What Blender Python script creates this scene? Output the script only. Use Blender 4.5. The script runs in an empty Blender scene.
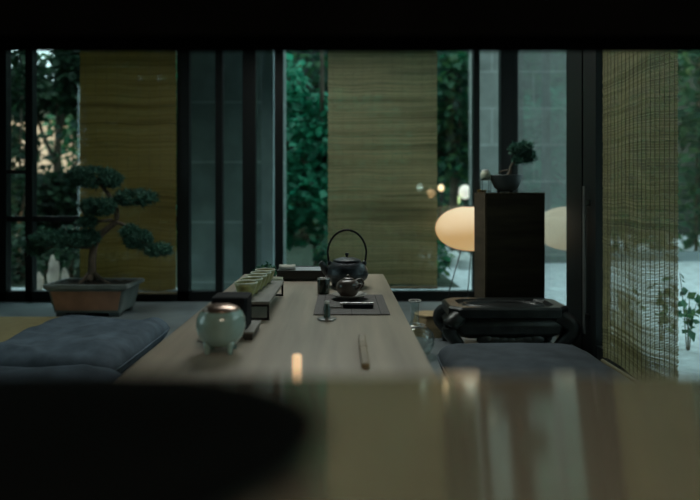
import bpy, math, random
from mathutils import Vector, Matrix, noise
random.seed(7)
C = bpy.context.scene.collection
sc = bpy.context.scene

# ------------------------------------------------------------------ camera model (one point perspective)
F = 600.0; VX, VY = 342.0, 195.0; ZC = 0.90          # focal length (px), vanishing point, eye height
def X(px, Y): return (px - VX) / F * Y
def Z(py, Y): return ZC - (py - VY) / F * Y
YB = 5.10       # back window wall
XR = 1.43       # right window wall
ZT = 0.446      # tea table top
GZ = -0.12      # garden ground
PI = math.pi

# ------------------------------------------------------------------ mesh builder
class MB:
    def __init__(s): s.v = []; s.f = []
    def add(s, vs, fs):
        o = len(s.v); s.v += [tuple(v) for v in vs]; s.f += [tuple(i + o for i in f) for f in fs]; return s
    def box(s, x0, x1, y0, y1, z0, z1, M=None):
        vs = [Vector(p) for p in ((x0,y0,z0),(x1,y0,z0),(x1,y1,z0),(x0,y1,z0),(x0,y0,z1),(x1,y0,z1),(x1,y1,z1),(x0,y1,z1))]
        if M: vs = [M @ v for v in vs]
        return s.add(vs, [(3,2,1,0),(4,5,6,7),(0,1,5,4),(1,2,6,5),(2,3,7,6),(3,0,4,7)])
    def frustum(s, a, b):   # two rings of points
        n = len(a); fs = [tuple(range(n))[::-1], tuple(range(n, 2*n))]
        for i in range(n): fs.append((i, (i+1) % n, n + (i+1) % n, n + i))
        return s.add(list(a) + list(b), fs)
    def rings(s, rings, cap=True):
        n = len(rings[0]); vs = [p for r in rings for p in r]; fs = []
        for k in range(len(rings) - 1):
            for i in range(n):
                j = (i + 1) % n
                fs.append((k*n+i, k*n+j, (k+1)*n+j, (k+1)*n+i))
        if cap:
            fs.append(tuple(range(n))[::-1]); fs.append(tuple(range((len(rings)-1)*n, len(rings)*n)))
        return s.add(vs, fs)
    def lathe(s, prof, n=32, c=(0,0,0), sx=1, sy=1):
        vs = []; fs = []; idx = []
        for r, z in prof:
            if r < 1e-6: idx.append([len(vs)]); vs.append((c[0], c[1], c[2] + z))
            else:
                idx.append(list(range(len(vs), len(vs) + n)))
                for i in range(n):
                    a = 2*PI*i/n; vs.append((c[0] + r*sx*math.cos(a), c[1] + r*sy*math.sin(a), c[2] + z))
        for A, B in zip(idx, idx[1:]):
            for i in range(n):
                j = (i + 1) % n
                if len(A) == 1 and len(B) == 1: break
                if len(A) == 1: fs.append((A[0], B[j], B[i]))
                elif len(B) == 1: fs.append((A[i], A[j], B[0]))
                else: fs.append((A[i], A[j], B[j], B[i]))
        return s.add(vs, fs)
    def tube(s, pts, r, n=10):
        pts = [Vector(p) for p in pts]; rs = r if isinstance(r, (list, tuple)) else [r]*len(pts)
        up = Vector((0.31, 0.17, 0.93)); out = []
        for i, p in enumerate(pts):
            t = (pts[min(i+1, len(pts)-1)] - pts[max(i-1, 0)]).normalized()
            a = t.cross(up)
            if a.length < 1e-3: a = t.cross(Vector((1,0,0)))
            a.normalize(); b = t.cross(a)
            up = b.cross(t) if False else up
            out.append([p + a*rs[i]*math.cos(2*PI*k/n) + b*rs[i]*math.sin(2*PI*k/n) for k in range(n)])
        return s.rings(out)
    def ellipsoid(s, c, rx, ry, rz, n=20, m=12):
        prof = [(math.sin(PI*k/m), -math.cos(PI*k/m)) for k in range(m+1)]
        prof[0] = (0,-1); prof[-1] = (0,1)
        o = len(s.v); s.lathe(prof, n)
        s.v[o:] = [(c[0]+x*rx, c[1]+y*ry, c[2]+z*rz) for x,y,z in s.v[o:]]
        return s
    def build(s, name, mat, parent=None, smooth=False, bevel=0, sub=0, loc=None):
        me = bpy.data.meshes.new(name); me.from_pydata(s.v, [], s.f); me.update()
        ob = bpy.data.objects.new(name, me); C.objects.link(ob)
        me.materials.append(mat)
        if smooth:
            for p in me.polygons: p.use_smooth = True
        if bevel:
            b = ob.modifiers.new('bevel', 'BEVEL'); b.width = bevel; b.segments = 2; b.limit_method = 'ANGLE'
        if sub:
            u = ob.modifiers.new('sub', 'SUBSURF'); u.levels = sub; u.render_levels = sub
        if parent: ob.parent = parent
        if loc: ob.location = loc
        return ob

def smooth_angle(ob, deg=40):
    me = ob.data
    for p in me.polygons: p.use_smooth = True
    try: me.set_sharp_from_angle(angle=math.radians(deg))
    except Exception: pass
    return ob
def tag(o, label, cat, group=None):
    o['label'] = label; o['category'] = cat
    if group: o['group'] = group
    return o
def thing(name, loc, label, cat, group=None, rz=0):
    o = bpy.data.objects.new(name, None); C.objects.link(o); o.location = loc; o.rotation_euler = (0,0,rz)
    o.empty_display_size = 0.05
    return tag(o, label, cat, group)
def struct(o): o['kind'] = 'structure'; return o
def dup(root, loc, label):
    r = root.copy(); C.objects.link(r); r.location = loc; r['label'] = label
    for ch in list(root.children):
        c = ch.copy(); C.objects.link(c); c.parent = r
        for g in list(ch.children):
            d = g.copy(); C.objects.link(d); d.parent = c
    return r

# ------------------------------------------------------------------ materials
def s2l(c): return tuple(((x/255)/12.92 if x/255 <= .04045 else ((x/255+.055)/1.055)**2.4) for x in c) + (1,)
def mat(name, col, rough=.6, metal=0, var=.25, scale=6, stretch=(1,1,1), bump=0, bscale=None, spec=.5, coat=0, ior=1.5, col2=None, coord='Object', detail=5):
    m = bpy.data.materials.new(name); m.use_nodes = True
    nt = m.node_tree; N = nt.nodes; L = nt.links
    p = N['Principled BSDF']; p.inputs['Roughness'].default_value = rough; p.inputs['Metallic'].default_value = metal
    p.inputs['Specular IOR Level'].default_value = spec; p.inputs['IOR'].default_value = ior
    p.inputs['Coat Weight'].default_value = coat; p.inputs['Coat Roughness'].default_value = .08
    c = s2l(col) if max(col) > 1 else tuple(col) + (1,)
    tc = N.new('ShaderNodeTexCoord'); mp = N.new('ShaderNodeMapping'); mp.inputs['Scale'].default_value = stretch
    L.new(tc.outputs[coord], mp.inputs['Vector'])
    nz = N.new('ShaderNodeTexNoise'); nz.inputs['Scale'].default_value = scale; nz.inputs['Detail'].default_value = detail
    L.new(mp.outputs[0], nz.inputs['Vector'])
    rp = N.new('ShaderNodeValToRGB'); rp.color_ramp.elements[0].position = .3; rp.color_ramp.elements[1].position = .7
    d = c if col2 is None else (s2l(col2) if max(col2) > 1 else tuple(col2)+(1,))
    rp.color_ramp.elements[0].color = tuple(x*(1-var) for x in c[:3]) + (1,)
    rp.color_ramp.elements[1].color = tuple(min(1, x*(1+var)) for x in d[:3]) + (1,)
    L.new(nz.outputs['Fac'], rp.inputs[0]); L.new(rp.outputs[0], p.inputs['Base Color'])
    if bump:
        nb = N.new('ShaderNodeTexNoise'); nb.inputs['Scale'].default_value = bscale or scale*4; nb.inputs['Detail'].default_value = 4
        L.new(mp.outputs[0], nb.inputs['Vector'])
        bp = N.new('ShaderNodeBump'); bp.inputs['Strength'].default_value = bump; bp.inputs['Distance'].default_value = .01
        L.new(nb.outputs['Fac'], bp.inputs['Height']); L.new(bp.outputs[0], p.inputs['Normal'])
    return m

def pane_mat(name, tint, base=.04, gain=.9, power=4.0, rough=0.0):
    m = bpy.data.materials.new(name); m.use_nodes = True; nt = m.node_tree; N = nt.nodes; L = nt.links
    N.clear(); out = N.new('ShaderNodeOutputMaterial'); mix = N.new('ShaderNodeMixShader')
    t = N.new('ShaderNodeBsdfTransparent'); t.inputs[0].default_value = tuple(tint)+(1,)
    g = N.new('ShaderNodeBsdfGlossy'); g.inputs['Roughness'].default_value = rough; g.inputs[0].default_value = (1,1,1,1)
    lw = N.new('ShaderNodeLayerWeight'); lw.inputs['Blend'].default_value = .5
    pw = N.new('ShaderNodeMath'); pw.operation = 'POWER'; pw.inputs[1].default_value = power
    ma = N.new('ShaderNodeMath'); ma.operation = 'MULTIPLY_ADD'; ma.inputs[1].default_value = gain; ma.inputs[2].default_value = base
    L.new(lw.outputs['Facing'], pw.inputs[0]); L.new(pw.outputs[0], ma.inputs[0]); L.new(ma.outputs[0], mix.inputs[0])
    L.new(t.outputs[0], mix.inputs[1]); L.new(g.outputs[0], mix.inputs[2]); L.new(mix.outputs[0], out.inputs[0])
    return m

def island_mat(name, stops, trans=.35, rough=.6, zband=None, gloss=.03):
    """thin plant or reed matter: colour differs from leaf to leaf, light passes through"""
    m = bpy.data.materials.new(name); m.use_nodes = True; nt = m.node_tree; N = nt.nodes; L = nt.links
    N.clear(); out = N.new('ShaderNodeOutputMaterial')
    ge = N.new('ShaderNodeNewGeometry'); rp = N.new('ShaderNodeValToRGB')
    while len(rp.color_ramp.elements) < len(stops): rp.color_ramp.elements.new(.5)
    for i, c in enumerate(stops):
        e = rp.color_ramp.elements[i]; e.position = i/(len(stops)-1); e.color = s2l(c)
    src = ge.outputs['Random Per Island']
    if zband:
        tc = N.new('ShaderNodeTexCoord'); mp = N.new('ShaderNodeMapping'); mp.inputs['Scale'].default_value = zband
        nz = N.new('ShaderNodeTexNoise'); nz.inputs['Scale'].default_value = 1; nz.inputs['Detail'].default_value = 4
        L.new(tc.outputs['Object'], mp.inputs[0]); L.new(mp.outputs[0], nz.inputs['Vector'])
        ad = N.new('ShaderNodeMath'); ad.operation = 'MULTIPLY_ADD'; ad.inputs[1].default_value = .5
        sb = N.new('ShaderNodeMath'); sb.operation = 'MULTIPLY_ADD'; sb.inputs[1].default_value = 1.8; sb.inputs[2].default_value = -.65
        L.new(nz.outputs['Fac'], sb.inputs[0]); L.new(src, ad.inputs[0]); L.new(sb.outputs[0], ad.inputs[2]); src = ad.outputs[0]
    L.new(src, rp.inputs[0])
    d = N.new('ShaderNodeBsdfDiffuse'); t = N.new('ShaderNodeBsdfTranslucent'); x = N.new('ShaderNodeMixShader'); x.inputs[0].default_value = trans
    L.new(rp.outputs[0], d.inputs[0]); L.new(rp.outputs[0], t.inputs[0]); L.new(d.outputs[0], x.inputs[1]); L.new(t.outputs[0], x.inputs[2])
    g = N.new('ShaderNodeBsdfGlossy'); g.inputs['Roughness'].default_value = rough; y = N.new('ShaderNodeMixShader'); y.inputs[0].default_value = gloss
    L.new(x.outputs[0], y.inputs[1]); L.new(g.outputs[0], y.inputs[2]); L.new(y.outputs[0], out.inputs[0])
    return m

def glow_mat(name, col, strength, base=(.8,.75,.65), ribs=0):
    m = mat(name, base, .7, var=.03)
    N = m.node_tree.nodes; L = m.node_tree.links; p = N['Principled BSDF']
    p.inputs['Emission Color'].default_value = tuple(col)+(1,); p.inputs['Emission Strength'].default_value = strength
    if ribs:
        tc = N.new('ShaderNodeTexCoord'); w = N.new('ShaderNodeTexWave'); w.bands_direction = 'Z'; w.inputs['Scale'].default_value = ribs; w.inputs['Distortion'].default_value = .2
        L.new(tc.outputs['Object'], w.inputs['Vector'])
        r = N.new('ShaderNodeValToRGB'); r.color_ramp.elements[0].color = tuple(x*.82 for x in col)+(1,); r.color_ramp.elements[1].color = tuple(col)+(1,)
        r.color_ramp.elements[1].position = .4
        L.new(w.outputs[0], r.inputs[0]); L.new(r.outputs[0], p.inputs['Emission Color'])
    return m

def block_mat(name, a, b, mortar, w, h, ms=.012):
    m = mat(name, a, .8, var=.2, scale=3, bump=.3, bscale=25)
    N = m.node_tree.nodes; L = m.node_tree.links; p = N['Principled BSDF']
    tc = N.new('ShaderNodeTexCoord'); sp = N.new('ShaderNodeSeparateXYZ'); cb = N.new('ShaderNodeCombineXYZ')
    L.new(tc.outputs['Object'], sp.inputs[0]); 
    ad = N.new('ShaderNodeMath'); ad.operation='ADD'; L.new(sp.outputs[0], ad.inputs[0]); L.new(sp.outputs[1], ad.inputs[1])
    L.new(ad.outputs[0], cb.inputs[0]); L.new(sp.outputs[2], cb.inputs[1])
    br = N.new('ShaderNodeTexBrick'); br.inputs['Color1'].default_value = s2l(a); br.inputs['Color2'].default_value = s2l(b); br.inputs['Mortar'].default_value = s2l(mortar)
    br.inputs['Scale'].default_value = 1; br.inputs['Brick Width'].default_value = w; br.inputs['Row Height'].default_value = h; br.inputs['Mortar Size'].default_value = ms
    L.new(cb.outputs[0], br.inputs['Vector'])
    mx = N.new('ShaderNodeMix'); mx.data_type = 'RGBA'; mx.blend_type = 'MULTIPLY'; mx.inputs['Factor'].default_value = .6
    nz = N.new('ShaderNodeTexNoise'); nz.inputs['Scale'].default_value = 4; nz.inputs['Detail'].default_value = 6
    rp = N.new('ShaderNodeValToRGB'); rp.color_ramp.elements[0].color = (.45,.45,.45,1); rp.color_ramp.elements[0].position = .3; rp.color_ramp.elements[1].position = .7
    L.new(tc.outputs['Object'], nz.inputs['Vector']); L.new(nz.outputs['Fac'], rp.inputs[0])
    L.new(br.outputs[0], mx.inputs['A']); L.new(rp.outputs[0], mx.inputs['B']); L.new(mx.outputs['Result'], p.inputs['Base Color'])
    return m

M = dict(
  frame = mat('frame black', (.006,.008,.008), .45, var=.2, spec=.3),
  ceil = mat('ceiling wood', (.012,.011,.010), .7, stretch=(1,8,8), scale=2),
  dark = mat('dark wall', (.025,.026,.025), .8),
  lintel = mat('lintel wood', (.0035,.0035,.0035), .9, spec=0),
  floor = mat('stone floor', (.16,.19,.2), .45, var=.3, scale=3, bump=.1),
  mat_ = mat('straw mat', (.30,.24,.10), .8, stretch=(4,60,4), scale=4, var=.35, bump=.3),
  matedge = mat('mat edging', (.03,.03,.02), .8),
  table = mat('table wood', (.315,.27,.21), .38, var=.22, scale=2.2, stretch=(9,.7,9), bump=.08, bscale=6, spec=.5),
  tabledark = mat('table leg wood', (.08,.07,.06), .6),
  cushion = mat('slate cloth', (.085,.112,.14), .9, var=.3, scale=9, bump=.35, bscale=220, spec=.15),
  cushion2 = mat('charcoal cloth', (.07,.085,.10), .85, var=.25, scale=9, bump=.3, bscale=220, spec=.2),
  glass = pane_mat('window glass', (.86,.94,.92)),
  reed = island_mat('reed slats', [(130,116,62),(156,142,82),(178,164,106),(144,130,76)], .58, zband=(.35,.35,9)),
  reed2 = island_mat('pale reed slats', [(112,114,82),(144,145,108),(176,174,136),(126,130,98)], .5, zband=(.5,.5,11)),
  reed3 = island_mat('fine reed slats', [(128,124,86),(152,148,108),(174,168,130),(138,134,98)], .48, zband=(.8,.8,9)),
  thread = mat('blind thread', (.14,.13,.085), .8),
  rail = mat('bamboo rail', (.12,.10,.05), .6),
  celadon = mat('celadon glaze', (.27,.40,.345), .22, var=.25, scale=7, col2=(.24,.38,.37), coat=.5),
  copper = mat('copper', (.34,.24,.19), .28, metal=.9, var=.2),
  black = mat('black lacquer tin', (.006,.008,.010), .75, var=.2, spec=.12),
  blackwood = mat('black wood', (.02,.018,.015), .5, stretch=(2,12,12), scale=3),
  greywood = mat('grey wood board', (.17,.165,.145), .5, stretch=(9,1,9), scale=4),
  iron = mat('cast iron', (.05,.058,.064), .36, metal=.5, var=.3, scale=30, bump=.2, bscale=90),
  ironstand = mat('aged bronze', (.035,.038,.036), .36, metal=.5, var=.4, scale=14, bump=.25, bscale=50),
  wire = mat('black wire', (.01,.01,.01), .4, metal=.5),
  cup = mat('olive glaze', (.33,.33,.13), .3, var=.35, scale=30, coat=.3),
  cuprim = mat('pale rim glaze', (.55,.58,.44), .3, var=.15, scale=30),
  darkcup = mat('dark green glaze', (.02,.035,.03), .25, var=.35, scale=20, coat=.4),
  clay = mat('brown clay', (.10,.07,.055), .33, var=.45, scale=12, coat=.2),
  saucer = mat('grey stoneware', (.26,.25,.22), .5, var=.25, scale=25),
  slat = mat('dark bamboo mat', (.075,.066,.060), .6, var=.4, scale=8, stretch=(1,30,1), bump=.5, bscale=9),
  trayplate = mat('pale tray plate', (.42,.47,.50), .3, var=.08),
  steel = mat('steel', (.55,.56,.55), .25, metal=.95, var=.1),
  silver = mat('dull pewter', (.33,.33,.32), .3, metal=.8),
  greenbottle = mat('green bottle glaze', (.03,.06,.05), .2, var=.3, coat=.4),
  white = mat('white porcelain', (.55,.56,.52), .35, var=.08),
  cloth = mat('pale cloth', (.42,.42,.37), .9, var=.12, scale=20),
  bamboo = mat('bamboo', (.19,.15,.08), .55, var=.3, stretch=(12,1,12), scale=5),
  stool = mat('ochre wood', (.42,.31,.17), .65, var=.25, stretch=(3,3,12), scale=4),
  flask = pane_mat('clear glass', (.93,.96,.95), .05, .7, 3.0, .02),
  plinth = mat('stained plinth wood', (.065,.05,.032), .75, var=.35, spec=.2, stretch=(1,1,8), scale=2.5, bump=.1),
  plinthedge = mat('rubbed plinth edge', (.10,.066,.035), .5, var=.4),
  potgrey = mat('grey pot glaze', (.07,.085,.083), .5, var=.25, scale=8),
  potpale = mat('weathered pot glaze', (.16,.185,.175), .5, var=.25, scale=8),
  terracotta = mat('terracotta', (.40,.20,.12), .6, var=.25, scale=6),
  soil = mat('soil', (.03,.024,.016), .95, var=.5, scale=25, bump=.8, bscale=60),
  bark = mat('bark', (.13,.10,.07), .85, var=.45, scale=18, stretch=(3,3,1), bump=.6),
  pine = island_mat('pine needles', [(40,76,66),(58,102,88),(88,134,112),(48,86,72)], .25),
  shade = glow_mat('paper shade', (1.0,.58,.19), .50, ribs=14),
  brass = mat('brass', (.38,.25,.08), .3, metal=.9),
  concrete = mat('pale concrete', (.30,.36,.38), .8, var=.12),
  stone = block_mat('stone blocks', (150,164,160), (130,146,144), (176,188,184), 1.5, .62),
  stone2 = block_mat('pale stone blocks', (158,162,156), (140,146,142), (182,186,180), 1.25, .55),
  gravel = mat('pale gravel', (.60,.64,.66), .9, var=.25, scale=9, bump=.6, bscale=45),
  plaster = mat('warm plaster', (.85,.66,.52), .8, var=.1),
  gwall = mat('garden wall', (.03,.042,.038), .9, var=.3),
  moss = mat('moss', (.03,.05,.03), .95, var=.4, scale=8, bump=.5),
  rosestone = mat('rosy stone', (.62,.50,.42), .8, var=.45, scale=6, bump=.4),
  rock = mat('white rock', (.62,.64,.62), .8, var=.25, scale=6, bump=.5),
  leafA = island_mat('maple leaves', [(14,92,68),(30,136,104),(70,178,140),(40,150,112)], .45, gloss=.05),
  leafB = island_mat('dark leaves', [(12,60,46),(24,92,68),(52,122,84),(84,124,68)], .4, gloss=.05),
  leafC = island_mat('olive leaves', [(16,40,28),(30,64,44),(52,84,54),(24,54,40)], .35),
  board = mat('polished board', (.47,.41,.31), .10, metal=.62, var=.08, stretch=(1,5,1), scale=1.5),
  counter = mat('counter wood', (.015,.013,.011), .7),
  pebble = mat('black stone', (.003,.0035,.0035), .8, var=.2, spec=.02),
  highlight = glow_mat('glowing wax', (1.0,.62,.32), .75),  # emission imitates the blurred warm highlight on the near table
)
GL = lambda n, c, s: glow_mat(n, c, s)

# ------------------------------------------------------------------ the setting
def sbox(name, m, *b):
    o = MB()
    for q in b: o.box(*q)
    return struct(o.build(name, m))
XL = -3.4
sbox('floor', M['floor'], (XL-.2, XR+.06, -2.2, YB+.06, GZ, 0))
sbox('ceiling', M['ceil'], (XL-.2, XR+.5, -2.2, YB+.5, 2.6, 2.8))
def side_window(name, wall, xa, xb, ya, yb, z0, z1):
    o = MB()
    for b in ((ya,ya+.05,z0,z1),(yb-.05,yb,z0,z1),(ya,yb,z0,z0+.05),(ya,yb,z1-.05,z1),((ya+yb)/2-.02,(ya+yb)/2+.02,z0,z1)): o.box(xa, xb, *b)
    w = struct(o.build(name, M['frame'])); xm = (xa+xb)/2
    MB().box(xm-.004, xm+.004, ya+.05, yb-.05, z0+.05, z1-.05).build('glass_pane', M['glass'], w)
sbox('wall_left', M['dark'], (XL-.12, XL, -2.2, 1.2, 0, 2.6), (XL-.12, XL, 2.5, YB+.06, 0, 2.6), (XL-.12, XL, 1.2, 2.5, 0, .4), (XL-.12, XL, 1.2, 2.5, 2.4, 2.6))
side_window('window_6', 'wall_left', XL-.09, XL-.03, 1.2, 2.5, .4, 2.4)
sbox('wall_rear', M['dark'], (XL, XR, -2.2, -2.08, 0, 2.6))
sbox('wall_right', M['dark'], (XR, XR+.06, -2.08, -.6, 0, 2.6), (XR, XR+.06, .9, 1.15, 0, 2.6), (XR, XR+.06, -.6, .9, 0, .7), (XR, XR+.06, -.6, .9, 2.3, 2.6))
side_window('fill_window', 'wall_right', XR+.01, XR+.05, -.6, .9, .7, 2.3)  # opening invented in the unseen side wall to light the slanted board
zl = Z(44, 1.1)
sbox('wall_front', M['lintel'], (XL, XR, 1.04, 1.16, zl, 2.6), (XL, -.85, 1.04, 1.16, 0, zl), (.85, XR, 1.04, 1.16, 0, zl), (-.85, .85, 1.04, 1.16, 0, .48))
# unseen block above the house, made tall to keep low sun off the garden
sbox('shade_block_top', M['dark'], (-4.6, 2.6, -6, YB+.7, 2.9, 11.0))
sbox('shade_block_left', M['dark'], (-14, -4.6, 4.6, YB+.7, GZ, 5.6))  # unseen block added to shade the garden trees at the left
sbox('shade_block_right', M['dark'], (2.6, 18, -9, -6, GZ, 11))  # unseen block added behind the camera to shade the right yard

def window(name, x0, x1, bars, panes, rails=()):
    o = MB()
    for a, b in bars: o.box(X(a,YB), X(b,YB), YB-.03, YB+.05, 0, 2.6)
    o.box(x0, x1, YB-.03, YB+.05, 0, .085); o.box(x0, x1, YB-.03, YB+.05, 2.5, 2.6)
    for a, b, z0, z1 in rails: o.box(X(a,YB), X(b,YB), YB-.02, YB+.04, z0, z1)
    w = struct(o.build(name, M['frame']))
    for a, b in panes:
        MB().box(X(a,YB), X(b,YB), YB+.006, YB+.014, .085, 2.5).build('glass_pane', M['glass'], w)
    return w
window('window_1', XL, X(190,YB), [(-12,8),(27,34),(178,190)], [(-60,-12),(8,27),(34,178)], [(-60,178,.675,.72),(8,27,1.08,1.11)])
window('window_2', X(190,YB), X(249,YB), [(216,223),(243,249)], [(190,216),(223,243)])
window('window_3', X(249,YB), X(479,YB), [(249,256),(275,283),(473,479)], [(256,275),(283,473)])
window('window_4', X(479,YB), XR+.06, [(500,517)], [(479,500)])
def YX(px): return XR*F/(px - VX)
o = MB(); y0, y1 = YX(573), YB-.03
o.box(XR-.03, XR+.05, y0-.03, y0+.03, 0, 2.6).box(XR-.03, XR+.05, y0, y1, 0, .07).box(XR-.03, XR+.05, y0, y1, 2.5, 2.6)
w5 = struct(o.build('window_5', M['frame']))
MB().box(XR+.006, XR+.014, y0+.03, y1, .07, 2.5).build('glass_pane', M['glass'], w5)
ya, yb = 1.17, y0-.035
o = MB()
for a, b in ((ya, ya+.09), (2.02, 2.1), (YX(603), YX(590)), (YX(588.5), yb)): o.box(XR-.04, XR+.04, a, b, 0, 2.6)
o.box(XR-.035, XR+.035, ya, yb, 0, .075).box(XR-.035, XR+.035, ya, yb, 2.5, 2.6).box(XR-.03, XR+.03, YX(590), YX(588.5), .95, 2.5)
d1 = struct(o.build('door_1', M['frame']))
MB().box(XR-.004, XR+.004, ya+.09, YX(603), .075, 2.5).build('glass_pane', M['glass'], d1)
hb = MB(); yh = YX(596); hb.box(XR-.072, XR-.06, yh-.012, yh+.012, .12, .95).box(XR-.062, XR-.038, yh-.01, yh+.01, .2, .23).box(XR-.062, XR-.038, yh-.01, yh+.01, .84, .87)
hb.build('door_handle', M['silver'], d1, bevel=.002)

# ------------------------------------------------------------------ reed blinds
def blind(org, u, width, ztop, zbot, pitch, fill, m, label, nth, wav, seed, hang=0):
    rnd = random.Random(seed); u = Vector(u); nrm = Vector((u.y, -u.x, 0))
    r = thing('reed_blind', (org[0], org[1], zbot), label, 'blind', None)
    H = ztop - zbot; n = int(H / pitch); seg = 12; o = MB()
    for k in range(n):
        zc = .035 + k*(H-.06)/n; th = pitch*fill*rnd.uniform(.75,1.15)/2; e0 = rnd.uniform(-.004,.004); e1 = rnd.uniform(-.004,.004)
        rings = []
        for i in range(seg+1):
            t = i/seg
            dz = wav*noise.noise((t*2.2+seed, zc*1.3, 0)) + wav*.25*noise.noise((t*6, zc*9, seed))
            q = u*((width+e1-e0)*t + e0); off = .0013
            q.z = zc + dz
            rings.append([q + nrm*off + Vector((0,0,th)), q - nrm*off + Vector((0,0,th)), q - nrm*off - Vector((0,0,th)), q + nrm*off - Vector((0,0,th))])
        o.rings(rings)
    o.build('slats', m, r)
    t = MB()
    for k in range(nth):
        q = u*(width*(k+.5)/nth) + nrm*.003
        t.box(q.x-.0008, q.x+.0008, q.y-.0008, q.y+.0008, .02, H)
    t.build('warp_threads', M['thread'], r)
    MB().tube([u*-.005+Vector((0,0,.012)), u*(width+.005)+Vector((0,0,.012))], .012).build('bottom_rail', M['rail'], r, smooth=True)
    MB().tube([u*-.005+Vector((0,0,H)), u*(width+.005)+Vector((0,0,H))], .02).build('head_rail', M['rail'], r, smooth=True)
    return r
yb1 = YB-.07
blind((X(80,yb1), yb1), (1,0,0), X(176,yb1)-X(80,yb1), 2.45, Z(297,yb1)+.02, .0066, .99, M['reed'], 'dark olive reed blind behind the large bonsai at the left', 9, .03, 1)
blind((X(328,yb1), yb1), (1,0,0), X(437,yb1)-X(328,yb1), 2.45, Z(289,yb1), .0066, .84, M['reed2'], 'pale woven reed blind hanging behind the iron kettle at the table end', 11, .022, 2)
xb = XR-.085; yy0 = xb*F/(603-VX); yy1 = xb*F/(678-VX)
blind((xb, yy0), (0,-1,0), yy0-yy1, 2.45, .03, .006, .68, M['reed3'], 'fine see-through reed blind over the side door, gravel visible through it', 18, .032, 3)

# ------------------------------------------------------------------ tea table
ty0, ty1 = 1.3, 3.45; tx0, tx1 = -.561, .238
t = thing('tea_table', ((tx0+tx1)/2, (ty0+ty1)/2, 0), 'long low weathered wood tea table running away from the viewer', 'table')
hx, hy = (tx1-tx0)/2, (ty1-ty0)/2
MB().box(-hx, hx, -hy, hy, ZT-.055, ZT).build('tabletop', M['table'], t, bevel=.004)
for sx in (-1,1):
    for sy in (-1,1): MB().box(sx*(hx-.14)-.04, sx*(hx-.14)+.04, sy*(hy-.2)-.04, sy*(hy-.2)+.04, 0, ZT-.055).build('leg', M['tabledark'], t, bevel=.003)
for sy in (-1,1): MB().box(-hx+.18, hx-.18, sy*(hy-.2)-.02, sy*(hy-.2)+.02, ZT-.15, ZT-.055).build('apron', M['tabledark'], t)

# ------------------------------------------------------------------ cushions
def cushion(name, x0, x1, y0, y1, z0, h, m, label, seed, amp=.012, rz=0):
    cx, cy = (x0+x1)/2, (y0+y1)/2; r = thing(name, (cx, cy, z0), label, 'cushion', rz=rz)
    n = 56; o = MB(); a, b = (x1-x0)/2, (y1-y0)/2
    def surf(u, v, top):
        e = max(0, 1-abs(u)**9)**.45 * max(0, 1-abs(v)**9)**.45
        k = 1 - .03*(1-max(abs(u),abs(v)))
        # rounded plan corners
        pu = u*(1-.03*v**6); pv = v*(1-.03*u**6)
        p = Vector((pu*a, pv*b, 0))
        w = noise.fractal((p.x*2.3+seed, p.y*2.3, seed), 1.0, 2.0, 4) + .5*abs(noise.noise((p.x*5+seed*2, p.y*2.2, 1)))
        rid = (1-abs(noise.noise((p.x*2.2+p.y*1.1+seed, p.y*3.1, seed))))**4
        zz = h/2 + (h/2*e + amp*e*(w + 1.0*rid) if top else -h/2*e)
        return (p.x, p.y, zz)
    g = lambda i: math.sin((i/n-.5)*PI)
    for top in (True, False):
        vs = [surf(g(i), g(j), top) for j in range(n+1) for i in range(n+1)]
        fs = []
        for j in range(n):
            for i in range(n):
                q = (j*(n+1)+i, j*(n+1)+i+1, (j+1)*(n+1)+i+1, (j+1)*(n+1)+i); fs.append(q if top else q[::-1])
        o.add(vs, fs)
    o.build('cover', m, r, smooth=True)
    pts = []
    for k in range(81):
        s = k/80*4; e = int(s) % 4; f = (s-int(s))*2-1
        u, v = [(f,-1),(1,f),(-f,1),(-1,-f)][e]
        pts.append((u*(1-.03*v**6)*a, v*(1-.03*u**6)*b, h/2))
    MB().tube(pts, .006, 8).build('piping', m, r, smooth=True)
    return r
cushion('floor_cushion', -1.77, -1.06, 2.76, 3.74, 0, .15, M['cushion'], 'rumpled slate blue floor cushion just in front of the large bonsai pot', 3, .026)
cushion('floor_cushion', -1.75, -.96, 1.72, 2.70, 0, .15, M['cushion'], 'slate floor cushion at the lower left, nearest the viewer', 9, .02)
cushion('floor_cushion', .475, 1.19, 1.95, 3.06, 0, .172, M['cushion2'], 'flat charcoal floor cushion in front of the dark carved stand', 14, .005)

sm = thing('straw_mat', (-2.55, 3.35, 0), 'yellowish straw mat on the floor left of the cushions', 'mat')
MB().box(-.72, .72, -1.0, 1.0, 0, .018).build('woven_surface', M['mat_'], sm)
for s in (-1,1): MB().box(s*.74-.02, s*.74+.02, -1.0, 1.0, 0, .019).build('edging', M['matedge'], sm)

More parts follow.
